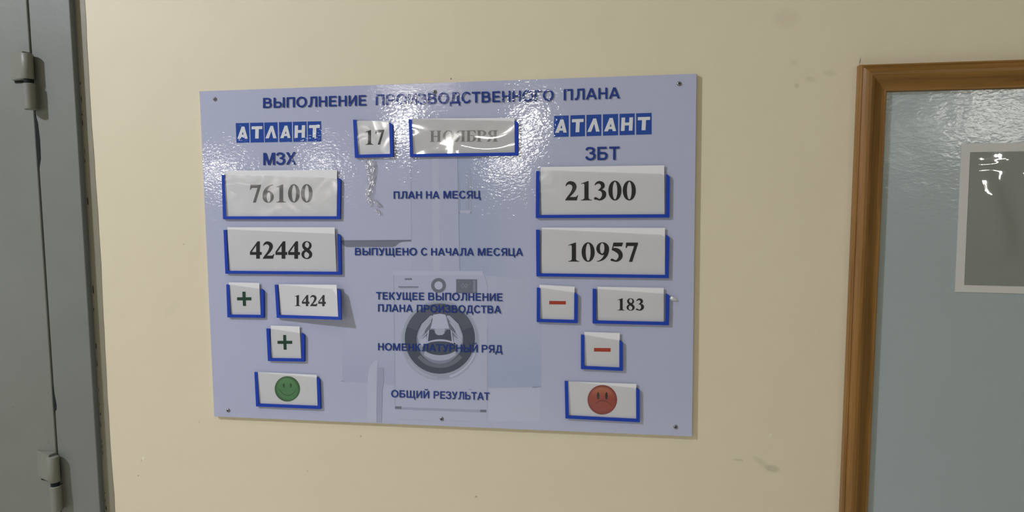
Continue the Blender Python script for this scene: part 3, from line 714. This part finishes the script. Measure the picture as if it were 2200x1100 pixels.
# pockets of blue plastic with a clear front
HP = 0.0052
def pocket(lt, bl, br, rt, film='film', lift=(0, 0, 0, 0), w=0.0066, wb=0.0060, tape=None):
    """lt, bl, br, rt: outer corners of the blue rim; lift: how far each corner stands off the board"""
    def lf(u, v): return (lift[1] * (1 - u) + lift[2] * u) * (1 - v) + (lift[0] * (1 - u) + lift[3] * u) * v
    q = [at(*lt, -HP - lift[0]), at(*bl, -HP - lift[1]), at(*br, -HP - lift[2]), at(*rt, -HP - lift[3])]
    LTp, BLp, BRp, RTp = q
    def mix(a, b, t): return a + (b - a) * t
    wl = (BRp - BLp).length; u1 = w / wl
    hl = (LTp - BLp).length; v1 = wb / hl; hr = (RTp - BRp).length; v2 = wb / hr
    def g(u, v):                         # bilinear on the front face
        return mix(mix(BLp, BRp, u), mix(LTp, RTp, u), v)
    ring = [LTp, BLp, BRp, g(1, 1 - .045), g(1 - u1 * .45, 1.0), g(1 - u1, 1.02), g(1 - u1, v2), g(u1, v1), g(u1, 1)]
    back = [shift(p, 0, HP - .0007) for p in ring]
    bm = bmesh.new()
    # the U as three bars so that every face stays convex, welded into one rim
    def bar(idx): prism(bm, [ring[k] for k in idx], [back[k] for k in idx])
    bar([0, 1, 7, 8]); bar([1, 2, 6, 7]); bar([2, 3, 4, 5, 6])
    bmesh.ops.remove_doubles(bm, verts=list(bm.verts), dist=1e-6)
    rim = part('card_pocket', bm, M['blue'], board)
    # clear front
    bm = bmesh.new(); nx, nz = 24, 10; grid = []
    ph = random.uniform(0, 6)
    for j in range(nz + 1):
        row = []
        for i in range(nx + 1):
            u = u1 * .9 + (1 - 1.8 * u1) * i / nx; v = min(v1, v2) * .9 + (1.0 - min(v1, v2) * .9) * j / nz
            top = (RTp - BRp).length / (LTp - BLp).length
            vv = v * (1.0 + 0.02)
            p = g(u, min(vv, 1.03))
            if i == nx and j == nz: p = g(1 - u1, .96)
            bulge = math.sin(math.pi * u) * v * .0008 * (1 + .5 * math.sin(3 * u + ph))
            row.append(bm.verts.new(shift(p, 0, .0003 - bulge)))
        grid.append(row)
    for j in range(nz):
        for i in range(nx): bm.faces.new((grid[j][i], grid[j][i + 1], grid[j + 1][i + 1], grid[j + 1][i]))
    part('clear_front', bm, M[film], rim, True)
    return g
def card(name, label, cat, tl, tr, br, bl, lift=(0, 0, 0, 0), y0=-.0016, y1=-.0040, curl=0.0):
    """a loose card standing in its pocket; lift as for the pocket; returns (object, depth function)"""
    def uvd(px, py):
        # rough inverse of the corner quad, enough for the depth
        v = (py - (tl[1] + tr[1]) / 2) / ((bl[1] + br[1]) / 2 - (tl[1] + tr[1]) / 2)
        u = (px - (tl[0] + bl[0]) / 2) / ((tr[0] + br[0]) / 2 - (tl[0] + bl[0]) / 2)
        return u, 1 - v
    def depth(px, py, off=0.0):
        u, v = uvd(px, py)
        l = (lift[1] * (1 - u) + lift[2] * u) * (1 - v) + (lift[0] * (1 - u) + lift[3] * u) * v
        return y0 + (y1 - y0) * v - l - off - curl * math.sin(math.pi * u) * v
    nx, nz = 16, 8
    o = thing(name, at((bl[0] + br[0]) / 2, (bl[1] + br[1]) / 2, y0), label, cat, 'cards in the board pockets')
    bm = bmesh.new(); F = []; B = []
    for j in range(nz + 1):
        v = j / nz; fr_, br_ = [], []
        for i in range(nx + 1):
            u = i / nx
            px = (bl[0] + (br[0] - bl[0]) * u) * (1 - v) + (tl[0] + (tr[0] - tl[0]) * u) * v
            py = (bl[1] + (br[1] - bl[1]) * u) * (1 - v) + (tl[1] + (tr[1] - tl[1]) * u) * v
            p = at(px, py, depth(px, py)); fr_.append(bm.verts.new(p)); br_.append(bm.verts.new(shift(p, 0, .0004)))
        F.append(fr_); B.append(br_)
    for j in range(nz):
        for i in range(nx):
            bm.faces.new((F[j][i], F[j][i + 1], F[j + 1][i + 1], F[j + 1][i])); bm.faces.new((B[j][i], B[j + 1][i], B[j + 1][i + 1], B[j][i + 1]))
    for j in range(nz):
        bm.faces.new((F[j][0], F[j + 1][0], B[j + 1][0], B[j][0])); bm.faces.new((F[j][nx], B[j][nx], B[j + 1][nx], F[j + 1][nx]))
    for i in range(nx):
        bm.faces.new((F[0][i], B[0][i], B[0][i + 1], F[0][i + 1])); bm.faces.new((F[nz][i], F[nz][i + 1], B[nz][i + 1], B[nz][i]))
    bmesh.ops.recalc_face_normals(bm, faces=list(bm.faces))
    part('card_sheet', bm, M['card'], o)
    return o, (lambda px, py: depth(px, py, .0003))
def number(card_, s, x0, y0, x1, y1, c0, c1, name='printed_number'):
    o, d = card_; bm = bmesh.new(); write(bm, s, SERIF, x0, y0, x1, y1, c0, c1, d); part(name, bm, M['black'], o)
def symbol(card_, polys, mat, name):
    o, d = card_; bm = bmesh.new()
    for p in polys: poly(bm, [at(x, y, d(x, y)) for x, y in p])
    return part(name, bm, mat, o)
def plus(cx, cy, h, t, sk=0.0):
    return [[(cx - h, cy - t), (cx + h, cy - t), (cx + h, cy + t), (cx - h, cy + t)], [(cx - t - sk, cy - h), (cx + t - sk, cy - h), (cx + t + sk, cy + h), (cx - t + sk, cy + h)]]

G_NUM = 'number cards in the board pockets'
pocket((758.4, 256.8), (762.4, 338.8), (845, 337), (843, 266))
c = card('date_card', 'small white card printed 17 in the pocket under the board title', 'card', (764, 259.5), (835.5, 260), (838.5, 331.9), (768.9, 332.6))
number(c, '17', 785, 311, 825.4, 310.6, 31.8, 32)
pocket((877.6, 256.2), (881, 337.3), (1113.2, 334.2), (1112.6, 261), 'film_wrinkled')
c = card('month_card', 'white card with a serif month name behind wrinkled shiny film right of the 17', 'card', (884.3, 255), (1105.5, 253.2), (1106.2, 327.9), (886.5, 330))
number(c, 'НОЯБРЯ', 923.5, 304.8, 1069.3, 304, 24, 24.2, 'printed_word')
pocket((476, 375.6), (479, 471), (730.5, 471), (732, 384), 'film_sheen')
c = card('number_card', 'white card printed 76100 in the pocket at the upper left of the board', 'card', (484.5, 366.5), (724, 365), (723, 464.8), (487.5, 464.8))
number(c, '76100', 537, 435.3, 671.4, 434.6, 38.4, 38.8)
pocket((1151.5, 367.3), (1151, 468.5), (1438, 467.5), (1439, 376))
c = card('number_card', 'white card printed 21300 in the pocket at the upper right of the board', 'card', (1161.5, 358.8), (1427, 355.2), (1427.7, 460.2), (1163, 461.6))
number(c, '21300', 1214, 430.6, 1365.8, 430.2, 41.5, 41.8)
pocket((480, 494), (484, 588), (733, 590.4), (731.8, 504.5))
c = card('number_card', 'white card printed 42448 in the left pocket below the 76100 card', 'card', (488.4, 488.4), (718.8, 488.4), (722.6, 584.2), (492.6, 582.6), y1=-.0046)
number(c, '42448', 537, 555.7, 670.7, 556, 37.2, 37.6)
pocket((1151.5, 493.6), (1152.4, 593.8), (1436.6, 597.8), (1438.6, 507))
c = card('number_card', 'white card printed 10957 in the right pocket below the 21300 card', 'card', (1164, 489), (1428.6, 489.6), (1428.6, 590.6), (1163, 587.5))
number(c, '10957', 1220.6, 562, 1370.7, 562.6, 41, 41.4)
pocket((486, 611.3), (488.4, 681.8), (566.8, 683.2), (566.5, 623))
c = card('symbol_card', 'small white card with green plus left of the 1424 card', 'card', (491.5, 606.5), (556.8, 608), (560, 677.4), (494.7, 676.8))
symbol(c, plus(524.6, 642, 15.4, 3.4, .7), M['green_print'], 'plus_sign')
LF = (0.0, 0.001, 0.016, 0.006)
pocket((590, 612), (594.4, 682.8), (733, 687.4), (731.4, 623.5), 'film_flat', lift=LF)
c = card('number_card', 'white card printed 1424 in the tilted pocket coming off the left of the board', 'card', (598.6, 610.7), (723, 612), (726.5, 681.5), (602.9, 678), lift=LF)
number(c, '1424', 632.7, 657.6, 699.8, 658, 24, 24.2)
pocket((1153.3, 617.9), (1152.9, 691.8), (1240.6, 694.5), (1241, 631))
c = card('symbol_card', 'small white card with red minus left of the 183 card', 'card', (1159, 611.6), (1234.5, 616), (1234.2, 688.6), (1159.6, 687.3))
symbol(c, [[(1180, 646.4), (1215.7, 647), (1215.7, 654.2), (1180, 653.8)]], M['red_print'], 'minus_sign')
pocket((1273.3, 620.9), (1273, 695), (1437, 698.9), (1438.3, 633))
c = card('number_card', 'white card printed 183 in the right pocket beside the red minus', 'card', (1283.9, 616), (1426, 618.6), (1426, 691.5), (1283.9, 689.2))
number(c, '183', 1326.7, 666.8, 1383.5, 667.4, 26, 26.2)
pocket((572, 706), (575.5, 775.5), (654.2, 777), (654, 718))
c = card('symbol_card', 'small white card with green plus above the green smiling face', 'card', (581.8, 699.5), (643.4, 701.3), (647, 770.4), (582.4, 770.2))
symbol(c, plus(612, 735.5, 15.8, 3.3, .6), M['green_print'], 'plus_sign')
pocket((1248, 719.3), (1248, 792.9), (1338, 797), (1338, 734))
c = card('symbol_card', 'small white card with red minus above the red frowning face', 'card', (1255.4, 713), (1331.5, 715.5), (1331, 790.8), (1255.9, 788.6))
symbol(c, [[(1276.1, 747.5), (1311.7, 748), (1311.7, 755.8), (1276.1, 755.2)]], M['red_print'], 'minus_sign')
pocket((546.4, 800), (550, 873.3), (689, 879), (686.6, 813))
sm = card('face_card', 'white card with green smiling face at the lower left of the board', 'card', (553.6, 799.2), (680.5, 805.5), (683, 872.8), (557.6, 867.7))
pocket((1213, 819.2), (1214.7, 899), (1374.4, 907.4), (1374, 836))
fw = card('face_card', 'white card with red frowning face at the lower right of the board', 'card', (1220.3, 819.6), (1367, 824.9), (1367.5, 900.2), (1222, 895))

def disc(bm, cx, cy, r, d, off, n=48, ry=None):
    poly(bm, [shift(at(x, y, d(x, y)), 0, -off) for x, y in ell(cx, cy, r, ry or r, 0, 360, n)[:-1]])
def face(cd, cx, cy, r, mat, eye_mat, line_mat, happy):
    o, d = cd
    bm = bmesh.new(); disc(bm, cx, cy, r, d, 0); f = part('printed_face', bm, mat, o)
    bm = bmesh.new()
    for ex in (-.28, .28): disc(bm, cx + ex * r, cy - .27 * r, .075 * r if happy else .085 * r, d, .0002, 20, .17 * r if happy else .255 * r)
    part('printed_eyes', bm, eye_mat, f)
    bm = bmesh.new()
    if happy: pts = [(-.70, -.02, .02), (-.5, .22, .04), (-.25, .44, .05), (.05, .52, .055), (.36, .42, .05), (.58, .22, .04), (.7, .0, .02)]
    else: pts = [(-.52, .33, .02), (-.4, .2, .04), (-.2, .09, .05), (.02, .06, .055), (.26, .1, .05), (.5, .25, .04), (.68, .42, .02)]
    for q in stroke(pts): poly(bm, [shift(at(cx + x * r, cy + y * r, d(cx + x * r, cy + y * r)), 0, -.0002) for x, y in q])
    part('printed_mouth', bm, line_mat, f)
    return f
gm = face_material('green_face_print', (0.135, 0.33, 0.135), (0.095, 0.275, 0.105), (0.045, 0.14, 0.052), at(617.3, 835.5, -.003), .0265)
rm = face_material('red_face_print', (0.60, 0.20, 0.11), (0.40, 0.062, 0.032), (0.27, 0.036, 0.022), at(1294, 859, -.003), .0283)
face(sm, 617.3, 835.5, 27.2, gm, plain('dark_green_eyes', (.03, .10, .035), .5), plain('dark_green_line', (.03, .11, .04), .5), True)
face(fw, 1294, 859, 31.8, rm, plain('near_black_eyes', (.035, .022, .025), .5), plain('dark_red_line', (.16, .028, .018), .5), False)

# crumpled clear tape left below the 17 pocket, stuck along its upper end
def crumple(name, label, cat, outline, y, amp, mat, seed=1):
    rnd = random.Random(seed); n = len(outline); w_ = 6
    o_pts = []
    bm = bmesh.new(); rows = []
    for (xa, xb, py) in outline:
        row = []
        for k in range(w_ + 1):
            t = k / w_; px = xa + (xb - xa) * t
            row.append(bm.verts.new(at(px, py + rnd.uniform(-1, 1), y - abs(rnd.gauss(0, amp)))))
        rows.append(row)
    for a, b in zip(rows, rows[1:]):
        for k in range(w_): bm.faces.new((a[k], a[k + 1], b[k + 1], b[k]))
    c0 = at((outline[-1][0] + outline[-1][1]) / 2, outline[-1][2], y)
    for v in bm.verts: v.co -= c0
    o = link(name, bm, mat, None, True); o.location = c0
    o['label'] = label; o['category'] = cat
    return o
crumple('tape_strip', 'crumpled clear adhesive tape hanging under the 17 pocket', 'tape',
        [(782, 803, 341), (782, 806, 350), (784, 807, 359), (787, 808, 369), (789, 806, 379), (788, 804, 389), (788, 803, 399), (786, 801, 409), (785, 800, 419), (786, 801, 428), (789, 799, 436), (792, 797, 442)], -.0022, .0012, M['tape'], 3)
crumple('tape_shred', 'short curled clear tape shred just below the crumpled tape strip', 'tape',
        [(801, 806, 429), (803, 812, 434), (806, 819, 440), (808, 820, 444)], -.0022, .0015, M['tape'], 5)
crumple('tape_shred', 'lowest bright sliver of clear tape under the crumpled tape strip', 'tape',
        [(804, 808, 448), (805, 814, 452), (808, 819, 457), (812, 820, 461)], -.0022, .0015, M['tape'], 8)
# torn white scrap behind the 183 pocket
bm = bmesh.new()
P = [at(1438.5, 641, -.004), at(1443, 636.5, -.006), at(1450, 640, -.005), at(1456, 645.5, -.002), at(1449, 646, -.003), at(1442, 645, -.0025)]
c0 = P[0].copy(); vs = [bm.verts.new(p - c0) for p in P]; mid = bm.verts.new(at(1446, 641.5, -.0075) - c0)
for k in range(len(vs)): bm.faces.new((vs[k], vs[(k + 1) % len(vs)], mid))
sp = link('paper_scrap', bm, M['card']); sp.location = c0
sp['label'] = 'tiny torn white scrap sticking out right of the 183 pocket'; sp['category'] = 'scrap'

# ------------------------------------------------------------------ wood-framed notice board on the right
FY = WALL_Y - 0.0005
x_out = vline([(1846, 139), (1806, 1100)], WALL_Y - 0.012)
tl_o = at(1846, 140, WALL_Y - 0.012); bl_o = at(1806.5, 1100, WALL_Y - 0.012)
lean = (tl_o.x - bl_o.x) / (tl_o.z - bl_o.z)            # the stile leans a touch
zt_o = tl_o.z; ZB = ZC - 0.95; XR = tl_o.x + 1.15
zt_r = at(2200, 128.5, WALL_Y - 0.012); slope = (zt_r.z - zt_o) / (zt_r.x - tl_o.x)
frame = thing('notice_board', (tl_o.x + .55, WALL_Y, ZB), 'large grey blue notice board in a varnished brown wooden frame, at the right edge', 'notice board')
FW = 0.0475
# moulding section: (distance from outer edge, height off the wall)
SEC = [(0, 0.0005), (0, .015), (.001, .0178), (.0035, .0192), (.0045, .0185), (.0055, .0196), (.009, .0222), (.014, .0238), (.019, .0236), (.0235, .0222), (.027, .0198), (.030, .0172), (.034, .0146), (.039, .0128), (.043, .0120), (.0445, .0122), (.0465, .0122), (FW, .0112), (FW, .0005)]
def outer(z): return tl_o.x + lean * (z - zt_o)
def topz(x): return zt_o + slope * (x - tl_o.x)
def moulding(name, mat, ends):
    bm = bmesh.new(); rings = []
    for f in ends: rings.append([bm.verts.new(f(a, h)) for a, h in SEC])
    for a, b in zip(rings, rings[1:]):
        for k in range(len(SEC) - 1): bm.faces.new((a[k], a[k + 1], b[k + 1], b[k]))
    bm.faces.new(rings[0]); bm.faces.new(list(reversed(rings[-1])))
    bmesh.ops.recalc_face_normals(bm, faces=list(bm.faces))
    return part(name, bm, mat, frame)
TLc = lambda a, h: Vector((outer(zt_o) + a, WALL_Y - h, topz(outer(zt_o) + a) - a))
BLc = lambda a, h: Vector((outer(ZB) + a, WALL_Y - h, ZB + a))
TRc = lambda a, h: Vector((XR - a, WALL_Y - h, topz(XR - a) - a))
BRc = lambda a, h: Vector((XR - a, WALL_Y - h, ZB + a))
moulding('frame_stile', M['wood_z'], [TLc, BLc]); moulding('frame_rail', M['wood_x'], [TLc, TRc])
moulding('frame_stile', M['wood_z'], [TRc, BRc]); moulding('frame_rail', M['wood_x'], [BLc, BRc])
PY = WALL_Y - 0.004
bm = bmesh.new()
pf = [Vector((outer(zt_o) + FW + .0003, PY, topz(outer(zt_o)) - FW - .0003)), Vector((outer(ZB) + FW + .0003, PY, ZB + FW + .0003)), Vector((XR - FW - .0003, PY, ZB + FW + .0003)), Vector((XR - FW - .0003, PY, topz(XR) - FW - .0003))]
prism(bm, pf, [shift(p, 0, .0035) for p in pf])
part('backing_panel', bm, M['panel'], frame)
# clear document pocket with a pale border
k0 = PY - 0.0002
TL, BL = at(2066, 309, PY - .0012), at(2052, 627, PY - .0012)
TR_ = at(2200, 306.5, PY - .0012); BR_ = at(2200, 631, PY - .0012)
tdir = (TR_ - TL).normalized(); bdir = (BR_ - BL).normalized(); PWID = 0.235
TR, BR = TL + tdir * PWID, BL + bdir * PWID
def pg(u, v): return (BL + (BR - BL) * u) * (1 - v) + (TL + (TR - TL) * u) * v
wl, wt, wbm = .0145 / PWID, .0150 / (TL - BL).length, .0128 / (TL - BL).length
bm = bmesh.new()
o4 = [pg(0, 1), pg(0, 0), pg(1, 0), pg(1, 1)]; i4 = [pg(wl, 1 - wt), pg(wl, wbm), pg(1 - wl, wbm), pg(1 - wl, 1 - wt)]
for k in range(4):
    a, b = k, (k + 1) % 4; f4 = [o4[a], o4[b], i4[b], i4[a]]
    prism(bm, f4, [shift(p, 0, .0010) for p in f4])
dp = part('document_pocket', bm, M['tape_border'], frame)
bm = bmesh.new(); poly(bm, [shift(p, 0, .0008) for p in i4]); part('grey_sheet', bm, M['sheet'], dp)
bm = bmesh.new(); nx, nz = 26, 30; G = []
rnd = random.Random(4)
for j in range(nz + 1):
    row = []
    for i in range(nx + 1):
        u, v = wl + (1 - 2 * wl) * i / nx, wbm + (1 - wt - wbm) * j / nz
        amp = .0045 * max(0, 1 - ((v - .60) / .38) ** 2) * max(0.0, math.sin(math.pi * i / nx)) ** .4
        row.append(bm.verts.new(shift(pg(u, v), 0, -.0004 - amp * (1 + .6 * math.sin(u * 19 + v * 7)))))
    G.append(row)
for j in range(nz):
    for i in range(nx): bm.faces.new((G[j][i], G[j][i + 1], G[j + 1][i + 1], G[j + 1][i]))
part('clear_film', bm, M['pocket_film'], dp, True)
